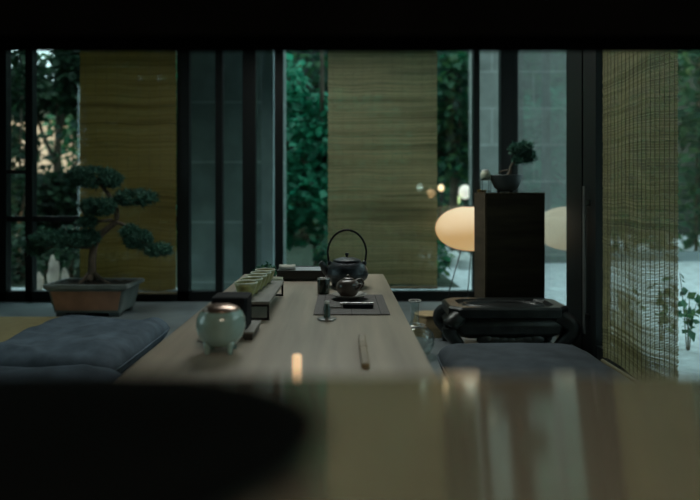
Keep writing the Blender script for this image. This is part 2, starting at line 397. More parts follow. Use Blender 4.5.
# ------------------------------------------------------------------ helper for plants
def needles(o, c, rx, ry, rz, tufts, blades, ln, wd, rnd):
    for _ in range(tufts):
        while True:
            p = Vector((rnd.uniform(-1,1), rnd.uniform(-1,1), rnd.uniform(-1,1)))
            if p.length <= 1: break
        p = p.normalized()*(p.length**.5)
        q = Vector((c[0]+p.x*rx, c[1]+p.y*ry, c[2]+p.z*rz))
        for _ in range(blades):
            d = Vector((rnd.gauss(0,1), rnd.gauss(0,1), rnd.gauss(.35,.8))).normalized()
            s = d.cross(Vector((rnd.gauss(0,1), rnd.gauss(0,1), rnd.gauss(0,1)))).normalized()*wd
            l = ln*rnd.uniform(.6,1.1); b = len(o.v)
            o.v += [tuple(q-s), tuple(q+s), tuple(q+d*l+s*.4), tuple(q+d*l-s*.4)]; o.f.append((b,b+1,b+2,b+3))
def leaves(o, blobs, size, rnd):
    for (cx,cy,cz,rx,ry,rz,n) in blobs:
        for _ in range(n):
            while True:
                p = Vector((rnd.uniform(-1,1), rnd.uniform(-1,1), rnd.uniform(-1,1)))
                if p.length <= 1: break
            p = p*(p.length**-.4) if p.length > .05 else p
            q = Vector((cx+p.x*rx, cy+p.y*ry, cz+p.z*rz))
            d = Vector((rnd.gauss(0,.9), rnd.gauss(-.3,.9), rnd.gauss(-.45,.5))).normalized()
            up = Vector((rnd.gauss(0,.5), rnd.gauss(-.35,.5), rnd.gauss(.8,.4)))
            s = d.cross(up)
            if s.length < .05: continue
            s.normalize(); nn = s.cross(d); l = size*rnd.uniform(.6,1.25); w = l*.34; b = len(o.v)
            o.v += [tuple(q), tuple(q+d*l*.45+s*w+nn*w*.25), tuple(q+d*l), tuple(q+d*l*.45-s*w+nn*w*.25)]
            o.f += [(b,b+1,b+2),(b,b+2,b+3)]

# ------------------------------------------------------------------ large bonsai
Yp = 4.58
bx = (X(92, Yp)); pot_x = (X(42,4.39)+X(128,4.39))/2
b = thing('potted_bonsai', (pot_x, Yp, 0), 'large cloud-pruned pine bonsai in a rectangular terracotta panel pot', 'bonsai')
def rect(hx, hy, z, c=.0):
    if not c: return [(-hx,-hy,z),(hx,-hy,z),(hx,hy,z),(-hx,hy,z)]
    return [(-hx+c,-hy,z),(hx-c,-hy,z),(hx,-hy+c,z),(hx,hy-c,z),(hx-c,hy,z),(-hx+c,hy,z),(-hx,hy-c,z),(-hx,-hy+c,z)]
hw = (X(128,4.39)-X(42,4.39))/2; hd = .19; zr = Z(285, 4.39)
MB().rings([rect(hw*.78,hd*.82,.03,.01), rect(hw*.9,hd*.92,zr-.04,.01), rect(hw*.93,hd*.95,zr-.04,.01), rect(hw,hd,zr-.028,.012), rect(hw,hd,zr,.012), rect(hw*.9,hd*.87,zr,.01), rect(hw*.88,hd*.85,zr-.03,.01)]).build('pot', M['potpale'], b, bevel=.004)
zt_, zb_ = zr-.05, .05
def fy(z): return -(hd*.82 + (hd*.1)*((z-.03)/(zr-.07)))
MB().frustum([(-hw*.72, fy(zb_)-.006, zb_), (hw*.72, fy(zb_)-.006, zb_), (hw*.82, fy(zt_)-.006, zt_), (-hw*.82, fy(zt_)-.006, zt_)], [(-hw*.72, fy(zb_)+.02, zb_), (hw*.72, fy(zb_)+.02, zb_), (hw*.82, fy(zt_)+.02, zt_), (-hw*.82, fy(zt_)+.02, zt_)]).build('front_panel', M['terracotta'], b)['label'] = 'terracotta brown front panel'
for sx in (-1,1):
    for sy in (-1,1): MB().box(sx*hw*.62-.04, sx*hw*.62+.04, sy*hd*.6-.03, sy*hd*.6+.03, 0, .035).build('foot', M['potgrey'], b, bevel=.004)
o = MB(); n = 20
g = [[(-hw*.885+2*hw*.885*i/n, -hd*.855+2*hd*.855*j/n, zr-.018+.02*noise.noise((i*.5,j*.5,2))+.03*math.exp(-((i-n*.58)**2+(j-n*.5)**2)/12)) for i in range(n+1)] for j in range(n+1)]
o.add([p for r_ in g for p in r_], [(j*(n+1)+i, j*(n+1)+i+1, (j+1)*(n+1)+i+1, (j+1)*(n+1)+i) for j in range(n) for i in range(n)])
o.build('soil', M['soil'], b, smooth=True)
def L(px, py, dy=0): 
    y = Yp+dy; return Vector((X(px,y)-pot_x, dy, Z(py,y)))
def spline(pts, k=6):
    out = []
    P = [Vector(p) for p in pts]
    for i in range(len(P)-1):
        p0 = P[max(i-1,0)]; p1 = P[i]; p2 = P[i+1]; p3 = P[min(i+2,len(P)-1)]
        for j in range(k):
            t = j/k; out.append(.5*((2*p1)+(-p0+p2)*t+(2*p0-5*p1+4*p2-p3)*t*t+(-p0+3*p1-3*p2+p3)*t**3))
    out.append(P[-1]); return out
def limb(o, pts, r0, r1, n=9):
    s = spline(pts); o.tube(s, [r0+(r1-r0)*i/(len(s)-1) for i in range(len(s))], n)
o = MB()
limb(o, [L(90,287), L(92,272), L(93,252), L(98,238), L(108,228), L(116,221), L(116,207,.02), L(109,195,.02), L(100,184), L(96,179)], .034, .010)
limb(o, [L(97,279), L(92,274), L(89,281,-.05)], .022, .02); limb(o, [L(93,272), L(104,281,-.04), L(112,284,-.06)], .02, .006); limb(o, [L(91,272), L(82,281,-.05), L(78,284,-.07)], .02, .006)
trunk = o.build('trunk', M['bark'], b, smooth=True)
branches = [[L(94,247), L(80,247,-.05), L(62,245,-.08), L(42,250,-.08)], [L(115,222), L(126,226,-.04), L(136,238,-.06), L(152,247,-.06)], [L(113,203,.02), L(122,203,.05), L(138,202,.05)], [L(115,212,.02), L(106,212,-.06), L(95,209,-.1)], [L(112,220,0), L(103,221,-.06), L(90,222,-.1)]]
for br in branches:
    o = MB(); limb(o, br, .016, .006, 7); o.build('branch', M['bark'], b, smooth=True)
rnd = random.Random(11)
S = F/Yp
pads = [((94,178,0),28,10), ((136,198,.05),23,8), ((98,207,-.1),18,9), ((88,222,-.1),8,5), ((62,239,-.08),33,8), ((88,238,-.05),11,8), ((36,248,-.08),10,7), ((138,240,-.06),14,9), ((130,232,-.06),8,6), ((158,250,-.06),14,6), ((112,180,.02),10,8), ((78,176,.02),12,8)]
for (c, rx, rz) in pads:
    o = MB(); cc = L(c[0], c[1], c[2]); a = rx/S; e = rz/S
    needles(o, cc, a*.93, max(a*.7,.08), e*.98, int(60+rx*rz*.9), 13, .04, .0035, rnd)
    o.build('foliage_pad', M['pine'], b)

# ------------------------------------------------------------------ things on the table
# celadon jar
Yj = 1.74; jx = X(221, Yj)
j = thing('ceramic_jar', (jx, Yj, ZT), 'round celadon green jar on little feet with a domed copper lid', 'jar')
R = .0705
MB().lathe([(0,.020),(.035,.020),(.05,.027),(.063,.046),(R,.075),(.069,.098),(.062,.114),(.055,.121),(.054,.124),(.050,.124),(.050,.118),(0,.118)], 48).build('body', M['celadon'], j, smooth=True)
for k in range(4):
    a = PI/4+k*PI/2
    MB().lathe([(0,0),(.006,0),(.0075,.006),(.009,.022),(.012,.036),(0,.040)], 12, (.046*math.cos(a), .046*math.sin(a), 0)).build('foot', M['celadon'], j, smooth=True)
MB().lathe([(0,.138),(.014,.1378),(.034,.135),(.047,.130),(.054,.125),(.055,.122),(.050,.120),(0,.120)], 40).build('lid', M['copper'], j, smooth=True)['label'] = 'domed copper lid'
# tray base and canister
Yk = 1.90
k_ = thing('tray', (X(226,1.87), 1.95, ZT), 'low dark wooden tray under the black square tea canister', 'tray')
hxk = (X(253,1.87)-X(199,1.87))/2
MB().box(-hxk, hxk, -.08, .09, .012, .022).build('body', M['blackwood'], k_, bevel=.001)
MB().box(-hxk-.002, hxk+.002, -.082, .092, .022, .028).build('top_board', M['greywood'], k_, bevel=.001)
for sx in (-1,1): MB().box(sx*(hxk-.015)-.012, sx*(hxk-.015)+.012, -.075, .085, 0, .012).build('foot', M['blackwood'], k_)
cn = thing('tea_canister', (X(231,1.93), 1.95, ZT+.028), 'matte black square tea canister behind the celadon jar', 'canister')
def rr(h, z, c): return rect(h, h, z, c)
hwc = .056
MB().rings([rr(hwc,0,.008), rr(hwc,.082,.008)]).build('body', M['black'], cn, bevel=.002)
MB().rings([rr(hwc+.0012,.0825,.008), rr(hwc+.0012,.1,.008), rr(hwc-.006,.103,.008)]).build('lid', M['black'], cn, bevel=.001)
# rack
rx0, rx1, ry0, ry1, rh = -.43, -.268, 2.18, 2.70, .068
rk = thing('cup_rack', ((rx0+rx1)/2, (ry0+ry1)/2, ZT), 'low cup rack, pale board on black wire frames, holding a row of cups', 'rack')
ax, ay = (rx1-rx0)/2, (ry1-ry0)/2
MB().box(-ax-.006, ax+.006, -ay-.006, ay+.006, rh-.011, rh).build('board', M['greywood'], rk, bevel=.001)
for s in (-1,1):
    q = .004
    MB().box(-ax, ax, s*ay-q, s*ay+q, 0, .008).box(-ax, ax, s*ay-q, s*ay+q, rh-.019, rh-.011).box(-ax-q, -ax+q, s*ay-q, s*ay+q, 0, rh-.011).box(ax-q, ax+q, s*ay-q, s*ay+q, 0, rh-.011).build('leg_frame', M['wire'], rk)
# cups
cp = thing('tea_cup', (-.362, 2.262, ZT+rh), 'olive glazed tea cup nearest the viewer on the cup rack', 'cup', 'cups in a row on the rack')
MB().lathe([(0,.006),(.018,.006),(.020,0),(.024,0),(.025,.006),(.034,.022),(.040,.042),(.044,.056),(.041,.056),(.037,.042),(.029,.020),(0,.012)], 32).build('bowl', M['cup'], cp, smooth=True)
MB().lathe([(.0442,.055),(.0446,.0575),(.0425,.0595),(.0405,.0575),(.0410,.055),(.0442,.055)], 32).build('rim', M['cuprim'], cp, smooth=True)
for (cy, w) in ((2.362,'second olive tea cup from the front on the cup rack'),(2.458,'third olive tea cup from the front, middle of the row on the rack'),(2.552,'fourth olive tea cup from the front on the cup rack'),(2.646,'rearmost olive tea cup on the rack, next to the small green plant')):
    dup(cp, (-.362+(cy-2.26)*.06, cy, ZT+rh), w)
# small plant & pale cup
pp = thing('potted_plant', (X(266,2.98), 2.98, ZT), 'tiny bushy green plant in a dark dish behind the row of cups', 'plant')
MB().lathe([(0,0),(.035,0),(.05,.03),(.052,.04),(.047,.04),(.044,.03),(0,.026)], 24).build('dish', M['black'], pp, smooth=True)
o = MB(); leaves(o, [(0,0,.075,.05,.05,.04,170)], .028, random.Random(4)); o.build('foliage', M['leafB'], pp)
o = MB(); limb(o, [(0,0,.02),(.004,0,.05),(0,0,.085)], .004, .002, 6); o.build('stem', M['bark'], pp, smooth=True)
wc = thing('tea_cup', (X(277,2.92), 2.92, ZT), 'small pale cup between the tiny plant and the black tea tray', 'cup')
MB().lathe([(0,.005),(.014,.005),(.016,0),(.019,0),(.02,.006),(.027,.03),(.03,.052),(.027,.052),(.024,.03),(0,.012)], 28).build('bowl', M['cuprim'], wc, smooth=True)
# tea tray
tr = thing('tea_tray', (-.195, 3.28, ZT), 'long black box tea tray at the far end of the table', 'tray')
MB().box(-.15, .15, -.11, .11, .006, .045).build('body', M['blackwood'], tr, bevel=.002)
for s in (-1,1): MB().box(-.15, .15, s*.104-.006, s*.104+.006, .045, .054).build('rim', M['blackwood'], tr)
for s in (-1,1): MB().box(s*.144-.006, s*.144+.006, -.098, .098, .045, .054).build('rim', M['blackwood'], tr)
MB().box(-.138, .138, -.098, .098, .045, .05).build('tray_plate', M['trayplate'], tr)['label'] = 'pale metal plate set in the tray'
for sx in (-1,1): MB().box(sx*.13-.012, sx*.13+.012, -.1, .1, 0, .006).build('foot', M['blackwood'], tr)
# folded cloth
o = MB(); rngs = []
for k in range(9):
    t_ = k/8; a = .045*math.sqrt(max(0.02, 1-(2*t_-1)**4)); rngs.append([(-.045+.09*t_, a*.9*math.cos(q*PI/6), .014+ (.014+.006*noise.noise((t_*4,q,0)))*math.sin(q*PI/6)) for q in range(12)])
o.rings(rngs); cl = o.build('folded_cloth', M['cloth'], smooth=True, loc=(X(287,3.22), 3.24, ZT+.05)); tag(cl, 'pale folded tea cloth lying on the black tea tray', 'cloth')

# kettle
Yk = 2.98; kx = X(347, Yk)
k = thing('iron_kettle', (kx, Yk, ZT), 'black cast iron kettle with a tall arched handle', 'kettle')
MB().lathe([(0,.012),(.055,.012),(.06,.0),(.07,0),(.078,.02),(.098,.04),(.106,.062),(.103,.085),(.09,.108),(.073,.122),(.066,.126),(.066,.130),(.058,.130),(.058,.124),(0,.124)], 48).build('body', M['iron'], k, smooth=True)
ld = MB().lathe([(0,.146),(.02,.1455),(.045,.141),(.064,.134),(.070,.132),(.070,.128),(0,.128)], 40).build('lid', M['iron'], k, smooth=True)
MB().lathe([(0,.168),(.008,.167),(.0105,.162),(.008,.155),(.0045,.151),(.005,.145),(0,.145)], 16).build('knob', M['iron'], ld, smooth=True)
o = MB(); limb(o, [(-.085,-.01,.062),(-.108,-.02,.085),(-.12,-.024,.108),(-.132,-.028,.122)], .022, .012, 12); o.build('spout', M['iron'], k, smooth=True)
o = MB(); pts = [(-.088,0,.115)] + [(-.096*math.cos(a), 0, .165+.115*math.sin(a)) for a in [PI*q/18 for q in range(0,19)]] + [(.088,0,.115)]
o.tube(spline(pts,2), .0055, 8); o.build('handle', M['wire'], k, smooth=True)
for s in (-1,1):
    MB().ellipsoid((s*.086,0,.115), .012, .012, .014).build('lug', M['iron'], k, smooth=True)

# dark cup
dc = thing('dark_cup', (X(323.5,2.76), 2.76, ZT), 'straight sided dark green cup at the left back corner of the mat', 'cup')
MB().lathe([(0,.004),(.024,.004),(.026,0),(.028,.003),(.029,.068),(.028,.071),(.0255,.068),(.025,.01),(0,.009)], 32).build('wall', M['darkcup'], dc, smooth=True)
MB().lathe([(.0295,.067),(.0295,.0715),(.0275,.073),(.0252,.0705),(.0295,.067)], 32).build('rim', M['silver'], dc, smooth=True)['label'] = 'pale shining rim'
# mat
mt = thing('tea_mat', (.037, 2.485, ZT), 'dark slatted bamboo tea mat under the clay teapot', 'mat')
o = MB(); nsl = 40
for i in range(nsl): o.box(-.145, .145, -.222+.444*i/nsl+.0006, -.222+.444*(i+1)/nsl-.0006, .0008, .005)
o.build('slats', M['slat'], mt)
o = MB()
for xx in (-.11, 0, .11): o.box(xx-.001, xx+.001, -.222, .222, 0, .0054)
o.build('threads', M['black'], mt)
# saucer + pot
zs = ZT+.005
sa = thing('saucer', (X(349.5,2.60), 2.60, zs), 'wide grey stoneware saucer on the dark mat', 'saucer')
MB().lathe([(0,.003),(.03,.003),(.033,0),(.04,0),(.042,.004),(.062,.011),(.077,.018),(.078,.021),(.074,.021),(.06,.014),(.035,.008),(0,.008)], 40).build('plate', M['saucer'], sa, smooth=True)
tp = thing('clay_teapot', (X(348,2.60), 2.60, zs+.0085), 'small round brown clay teapot standing on the grey saucer', 'teapot')
MB().lathe([(0,0),(.028,0),(.034,.006),(.048,.024),(.0525,.042),(.048,.06),(.034,.072),(.022,.075),(0,.075)], 36).build('body', M['clay'], tp, smooth=True)
ld = MB().lathe([(.024,.074),(.025,.077),(.02,.081),(.008,.084),(0,.0845)], 28).build('lid', M['clay'], tp, smooth=True)
MB().ellipsoid((0,0,.089), .008, .008, .007).build('knob', M['clay'], ld, smooth=True)
o = MB(); limb(o, [(.03,-.03,.04),(.045,-.045,.05),(.052,-.052,.064)], .012, .006, 10); o.build('spout', M['clay'], tp, smooth=True)
o = MB(); limb(o, [(.03,.03,.062),(.058,.045,.07),(.068,.05,.045),(.042,.034,.02)], .0055, .0045, 8); o.build('handle', M['clay'], tp, smooth=True)
# tea knife
kn = thing('tea_knife', (X(357,2.38), 2.385, zs+.0004), 'dark handled tea knife with a bright edge lying across the mat', 'knife', rz=-.03)
MB().box(-.055, .064, -.014, .008, 0, .016).build('scabbard', M['black'], kn, bevel=.003)
MB().box(-.066, .067, .009, .013, 0, .0195).build('blade', M['steel'], kn, bevel=.001)['label'] = 'bright steel edge'
MB().box(-.11, -.055, -.013, -.007, 0, .006).build('tip', M['silver'], kn)
# bottle incense holder
ih = thing('incense_holder', (X(327,2.195), 2.185, ZT), 'little green incense bottle with a white tip on a pewter disc', 'incense holder')
MB().lathe([(0,0),(.03,0),(.035,.004),(.0345,.006),(.026,.006),(.012,.009),(0,.009)], 32).build('disc', M['silver'], ih, smooth=True)
MB().lathe([(.0125,.007),(.013,.03),(.0115,.045),(.0085,.054),(.008,.06),(0,.06)], 24).build('bottle', M['greenbottle'], ih, smooth=True)
MB().lathe([(.0085,.059),(.0095,.063),(.009,.068),(0,.0695)], 20).build('tip', M['white'], ih, smooth=True)
# bamboo scoop
bs = thing('bamboo_scoop', (.062, 1.72, ZT), 'short bamboo stick lying lengthwise on the near part of the table', 'stick')
MB().rings([[(-.011,-.15,0),(.011,-.15,0),(.011,-.15,.014),(-.011,-.15,.014)],[(-.011,.1,0),(.011,.1,0),(.011,.1,.014),(-.011,.1,.014)],[(-.012,.15,0),(.012,.15,0),(.010,.152,.02),(-.010,.152,.02)]]).build('shaft', M['bamboo'], bs, bevel=.003)
MB().box(-.0118,.0118,.03,.036,0,.0152).build('node', M['bamboo'], bs, bevel=.001)
# glowing stub added in place of a blurred warm reflection on the table
ca = thing('glow_stub', (X(297,1.42), 1.42, ZT), 'small glowing stub standing in for a blurred warm highlight at the near end of the tea table', 'glow_stub')
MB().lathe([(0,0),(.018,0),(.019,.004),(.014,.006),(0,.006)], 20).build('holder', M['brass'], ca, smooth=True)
MB().lathe([(.011,.004),(.011,.073),(.009,.076),(0,.077)], 20).build('highlight', M['highlight'], ca, smooth=True)

# ------------------------------------------------------------------ right of the table
fl = thing('glass_decanter', (.408, 3.36, 0), 'clear glass decanter with a long neck on the floor beside the table', 'decanter')
MB().lathe([(0,.002),(.05,0),(.085,.018),(.11,.06),(.113,.09),(.102,.13),(.075,.158),(.045,.172),(.028,.182),(.0235,.2),(.0235,.285),(.03,.303),(.034,.308),(.032,.309),(.021,.285),(.021,.2),(.026,.18),(.07,.154),(.098,.126),(.108,.09),(.105,.062),(.08,.022),(0,.008)], 48).build('vessel', M['flask'], fl, smooth=True)
MB().lathe([(.034,.306),(.036,.309),(.034,.312),(.031,.309),(.034,.306)], 32).build('lip', M['white'], fl, smooth=True)
MB().lathe([(.045,.170),(.06,.168),(.062,.172),(.046,.176),(.045,.170)], 32).build('collar', M['silver'], fl, smooth=True)
st = thing('wooden_stool', (X(431,3.87), 3.87, 0), 'low ochre wooden block stool behind the glass decanter', 'stool')
def octo(r, z): return [(r*math.cos(PI/8+q*PI/4), r*.85*math.sin(PI/8+q*PI/4), z) for q in range(8)]
MB().rings([octo(.128,.0), octo(.124,.06), octo(.110,.122)]).build('body', M['stool'], st, bevel=.004)
MB().rings([octo(.112,.1225), octo(.112,.136), octo(.106,.139)]).build('seat', M['stool'], st, bevel=.002)

# carved stand
sx0, sx1, sy0, sy1, sz = .612, 1.30, 3.38, 3.74, Z(308, 3.38)
sd = thing('carved_stand', ((sx0+sx1)/2, (sy0+sy1)/2, 0), 'low black carved stand with a chamfered top and curled legs', 'stand')
a, bb = (sx1-sx0)/2, (sy1-sy0)/2
top = MB(); ch = .06
top.rings([rect(a-.012,bb-.012,sz-.062,ch), rect(a,bb,sz-.056,ch), rect(a,bb,sz-.012,ch), rect(a-.012,bb-.012,sz,ch), rect(a-.07,bb-.05,sz,ch*.8), rect(a-.09,bb-.065,sz-.02,ch*.8)], True)
top.build('top', M['ironstand'], sd, bevel=.003)
o = MB().lathe([(.82,-.019),(.88,-.004),(.93,-.004),(.97,-.019)], 48, (0,0,sz), a-.09, bb-.062); o.build('oval_rim', M['ironstand'], sd, smooth=True)
MB().rings([rect(a-.06,bb-.05,sz-.185,ch), rect(a-.01,bb-.01,sz-.15,ch), rect(a+.004,bb-.002,sz-.105,ch), rect(a-.03,bb-.03,sz-.062,ch)]).build('waist', M['ironstand'], sd, smooth=False, bevel=.006)
for ix in (-1,1):
    for iy in (-1,1):
        o = MB(); X0 = ix*(a-.06); Y0 = iy*(bb-.05); e = Vector((ix*.75, iy*.45, 0))
        P = Vector((X0, Y0, 0))
        limb(o, [P+Vector((0,0,sz-.06)), P+e*.075+Vector((0,0,sz-.095)), P+e*.085+Vector((0,0,sz-.14)), P+e*.02+Vector((0,0,.06)), P+e*.0+Vector((0,0,.03)), P+e*.06+Vector((0,0,.022))], .05, .024, 12)
        lg = o.build('leg', M['ironstand'], sd, smooth=True)
        MB().ellipsoid(P+e*.115+Vector((0,0,sz-.115)), .016, .016, .022).build('boss', M['ironstand'], lg, smooth=True)
o = MB(); 
for q in range(7):
    t_ = q/6; xx = (-1+2*t_)*(a-.2); o.ellipsoid((xx, -bb+.02, sz-.185-.012*math.cos((t_-.5)*PI*1.0)), .05, .014, .026, 12, 8)
o.build('apron', M['ironstand'], sd, smooth=True)

# plinth
px0, px1, py0, py1, pz = X(485,3.77), X(545,3.77), 3.77, 4.08, Z(192.5, 3.77)
pl = thing('display_plinth', ((px0+px1)/2, (py0+py1)/2, 0), 'tall dark stained square plinth behind the carved stand', 'plinth')
a, bb = (px1-px0)/2, (py1-py0)/2
MB().box(-a, a, -bb, bb, .03, pz-.012).build('body', M['plinth'], pl, bevel=.004)
MB().box(-a-.002, a+.002, -bb-.002, bb+.002, pz-.012, pz).build('top', M['plinth'], pl, bevel=.002)
MB().box(-a+.01, a-.01, -bb+.01, bb-.01, 0, .03).build('base', M['plinth'], pl)
for ex in (-a,):
    MB().box(ex-.0015, ex+.012, -bb-.0015, -bb+.012, .04, pz-.02).build('corner_strip', M['plinthedge'], pl)
# small bonsai
Ys = 3.90; sb = thing('potted_bonsai', (X(506,Ys), Ys, pz), 'small pine bonsai in a round dark pot on the plinth top', 'bonsai')
MB().lathe([(0,.012),(.05,.012),(.075,.03),(.095,.075),(.1,.1),(.104,.108),(.104,.114),(.094,.114),(.09,.1),(0,.098)], 40).build('pot', M['potgrey'], sb, smooth=True)
for q in range(3): MB().ellipsoid((.05*math.cos(2.1*q+.5), .05*math.sin(2.1*q+.5), .009), .014,.014,.009, 10, 6).build('foot', M['potgrey'], sb, smooth=True)
MB().lathe([(.091,.1),(.07,.107),(.03,.115),(0,.118)], 24).build('soil', M['soil'], sb, smooth=True)
def LS(px, py, dy=0): return Vector((X(px,Ys+dy)-X(506,Ys), dy, Z(py,Ys+dy)-pz))
o = MB(); limb(o, [LS(505,178), LS(510,172), LS(511,166), LS(517,159), LS(522,153)], .012, .005, 8); limb(o, [LS(510,170), LS(503,171), LS(498,173)], .006, .003, 6); o.build('trunk', M['bark'], sb, smooth=True)
for (c, r1, r2) in (((523,152),10,7),((515,149),6,5),((529,157),6,6),((519,160),6,4),((525,146),7,4)):
    o = MB(); cc = LS(*c); q = F/Ys
    needles(o, cc, r1/q*.85, .05, r2/q*.85, 60, 12, .03, .003, rnd); o.build('foliage_pad', M['pine'], sb)
wr = thing('wire_stand', (X(485.5,3.88), 3.88, pz), 'tiny black wire stand on the plinth beside the small bonsai', 'stand')
o = MB()
for s in (-1,1):
    for s2 in (-1,1): MB().box(s*.028-.002, s*.028+.002, s2*.028-.002, s2*.028+.002, 0, .08).build('leg', M['wire'], wr)

MB().box(-.034,.034,-.034,.034,.08,.085).build('shelf', M['wire'], wr)
o = MB()
for s in (-1,1): o.box(-.03,.03,s*.028-.002,s*.028+.002,.008,.012); o.box(s*.028-.002,s*.028+.002,-.03,.03,.008,.012)
o.build('lower_ring', M['wire'], wr)
wj = thing('small_jar', (X(485.5,3.88), 3.88, pz+.085), 'small pale jar standing on the tiny wire stand', 'jar')
MB().lathe([(0,0),(.024,0),(.031,.01),(.033,.03),(.029,.046),(.024,.05),(.024,.055),(.02,.055),(.02,.048),(0,.046)], 24).build('body', M['cuprim'], wj, smooth=True)
MB().lathe([(.026,.0555),(.025,.06),(.012,.064),(0,.065)], 20).build('lid', M['white'], wj, smooth=True)
bd = MB().lathe([(0,.004),(.02,.004),(.022,0),(.026,.002),(.033,.014),(.034,.018),(.031,.018),(.024,.008),(0,.007)], 24).build('brass_dish', M['brass'], smooth=True, loc=(X(480,4.02)+.012, 4.02, pz)); tag(bd, 'little brass dish at the back left edge of the plinth top', 'dish')

# floor lamp
Yl = 4.74; lx = 1.042; zc = Z(228.5, Yl); r = .302; hh = .175
lp = thing('floor_lamp', (lx, Yl, 0), 'glowing oval paper lamp on thin legs behind the plinth', 'lamp')
prof = []
for q in range(25):
    a = -PI/2 + PI*q/24; cr = math.cos(a); srr = math.sin(a)
    prof.append((r*max(0,cr)**.8, zc + hh*(abs(srr)**1.05)*(1 if srr > 0 else -1)))
prof = [(max(p[0], .085), p[1]) for p in prof]
MB().lathe(prof, 56).build('lamp_shade', M['shade'], lp, smooth=True)
MB().lathe([(.085,zc-hh),(.1,zc-hh-.004),(.1,zc-hh+.008),(.085,zc-hh+.01),(.085,zc-hh)], 40).build('bottom_ring', M['wire'], lp, smooth=True)
MB().lathe([(.085,zc+hh),(.09,zc+hh+.004),(.09,zc+hh-.006),(.085,zc+hh)], 40).build('top_ring', M['wire'], lp, smooth=True)
for (aa, fx, fy_) in ((2.9,-.28,-.20),(.2,.26,-.12),(1.57,0,.26)):
    MB().tube([(.1*math.cos(aa), .1*math.sin(aa), zc-hh), (fx, fy_, .004)], .0045, 8).build('leg', M['wire'], lp, smooth=True)

# ------------------------------------------------------------------ foreground
bt = .142; yf, yn = .50, .12; zf = Z(375, yf)
co = thing('counter', (0, .6, 0), 'dark low counter under the slanted board', 'counter')
MB().box(-1.0, 1.0, -.55, .02, .0, .50).build('body', M['counter'], co)
MB().box(-1.02, 1.02, -.57, .04, .50, .54).build('worktop', M['counter'], co)
wd = thing('slanted_board', (0, .55, .54), 'polished brown slanted board filling the blurred lower foreground', 'board')
def zp(y): return zf + (yf-y)*bt - .54
yA, yB_ = yn-.55, yf-.55
MB().frustum([(-.92,yA,0),(.92,yA,0),(.92,yB_,0),(-.92,yB_,0)], [(-.92,yA,zp(yn)-.018),(.92,yA,zp(yn)-.018),(.92,yB_,zp(yf)-.018),(-.92,yB_,zp(yf)-.018)]).build('body', M['counter'], wd)
MB().frustum([(-.95,yA-.02,zp(yn-.02)-.018),(.95,yA-.02,zp(yn-.02)-.018),(.95,yB_,zp(yf)-.018),(-.95,yB_,zp(yf)-.018)], [(-.95,yA-.02,zp(yn-.02)),(.95,yA-.02,zp(yn-.02)),(.95,yB_,zp(yf)),(-.95,yB_,zp(yf))]).build('top', M['board'], wd, bevel=.003)
cxp, cyp = -.165, .248
o = MB(); n = 48; rings = []
prof = [(.60,0),(.86,.012),(.97,.03),(1.0,.05),(.985,.068),(.92,.082),(.75,.092),(.45,.097),(.15,.098)]
for (q, z) in prof:
    rr_ = []
    for i in range(n):
        a = 2*PI*i/n; ca_, sa_ = math.cos(a), math.sin(a)
        xx = .157*q*math.copysign(abs(ca_)**.9, ca_); yy = .122*q*math.copysign(abs(sa_)**.9, sa_)
        rr_.append((xx, yy, z*.30))
    rings.append(rr_)
o.rings(rings)
pb = o.build('black_stone', M['pebble'], smooth=True, loc=(cxp, cyp, zp(cyp)+.54)); pb.rotation_euler = (-math.atan(bt),0,0)
tag(pb, 'big smooth black stone lying on the slanted board, blurred, lower left', 'stone')

# ------------------------------------------------------------------ garden
sbox('ground', M['gravel'], (-40, 40, -12, 40, GZ-.5, GZ-.001))
sbox('ground_moss', M['moss'], (-14, 1.3, 6.62, 15.1, GZ-.02, GZ+.004))
sbox('wall_garden', M['gwall'], (-4.6, 16, 15.2, 15.4, GZ, 7), (15.8, 16, -2, 15.2, GZ, 6))
sbox('wall_plaster', M['plaster'], (-16, -4.6, 15.2, 15.5, GZ, 3.1))
sbox('roof_plaster', M['gwall'], (-16, -4.5, 14.6, 16.5, 3.1, 3.65))
p1 = MB().box(X(192,6.25), X(283,6.25), 6.2, 6.6, GZ, 5).build('wall_stone', M['stone']); struct(p1)
p2 = MB().box(X(476,9.0), X(600,9.0), 9.0, 9.5, GZ, 5.5).build('wall_blocks', M['stone2']); struct(p2)
cpn = MB().box(X(262,5.85), X(274,5.85), 5.8, 5.92, GZ, 3.2).build('concrete_post', M['concrete'], bevel=.005); tag(cpn, 'pale blue grey concrete post outside, left of the maple', 'post')

def tree(name, x, y, blobs, size, m, label, cat, trunk_r, seed, ht):
    r = thing(name, (x, y, GZ), label, cat); rn = random.Random(seed); o = MB()
    leaves(o, blobs, size, rn); o.build('foliage', m, r)
    o = MB(); limb(o, [(0,0,-.02),(.04*rn.uniform(-1,1),0,ht*.35),(.08*rn.uniform(-1,1),.03,ht*.7),(.05,0,ht)], trunk_r, trunk_r*.35, 9)
    for (cx,cy,cz,rx,ry,rz,n) in blobs[:7]:
        limb(o, [(0,0,min(ht*.8,max(.15,cz*.55))), (cx*.5,cy*.5,cz*.75), (cx,cy,cz)], trunk_r*.5, trunk_r*.15, 6)
    o.build('trunk', M['bark'], r, smooth=True); return r
def blob(px, py, Y, rpx, rpy, n, x, y, dy=0):   # a clump of leaves, sized in metres from where it stands
    q = F/Y; return (X(px,Y)-x, dy, Z(py,Y)-GZ, rpx/q, max(.35, rpx/q*.7), rpy/q, n)
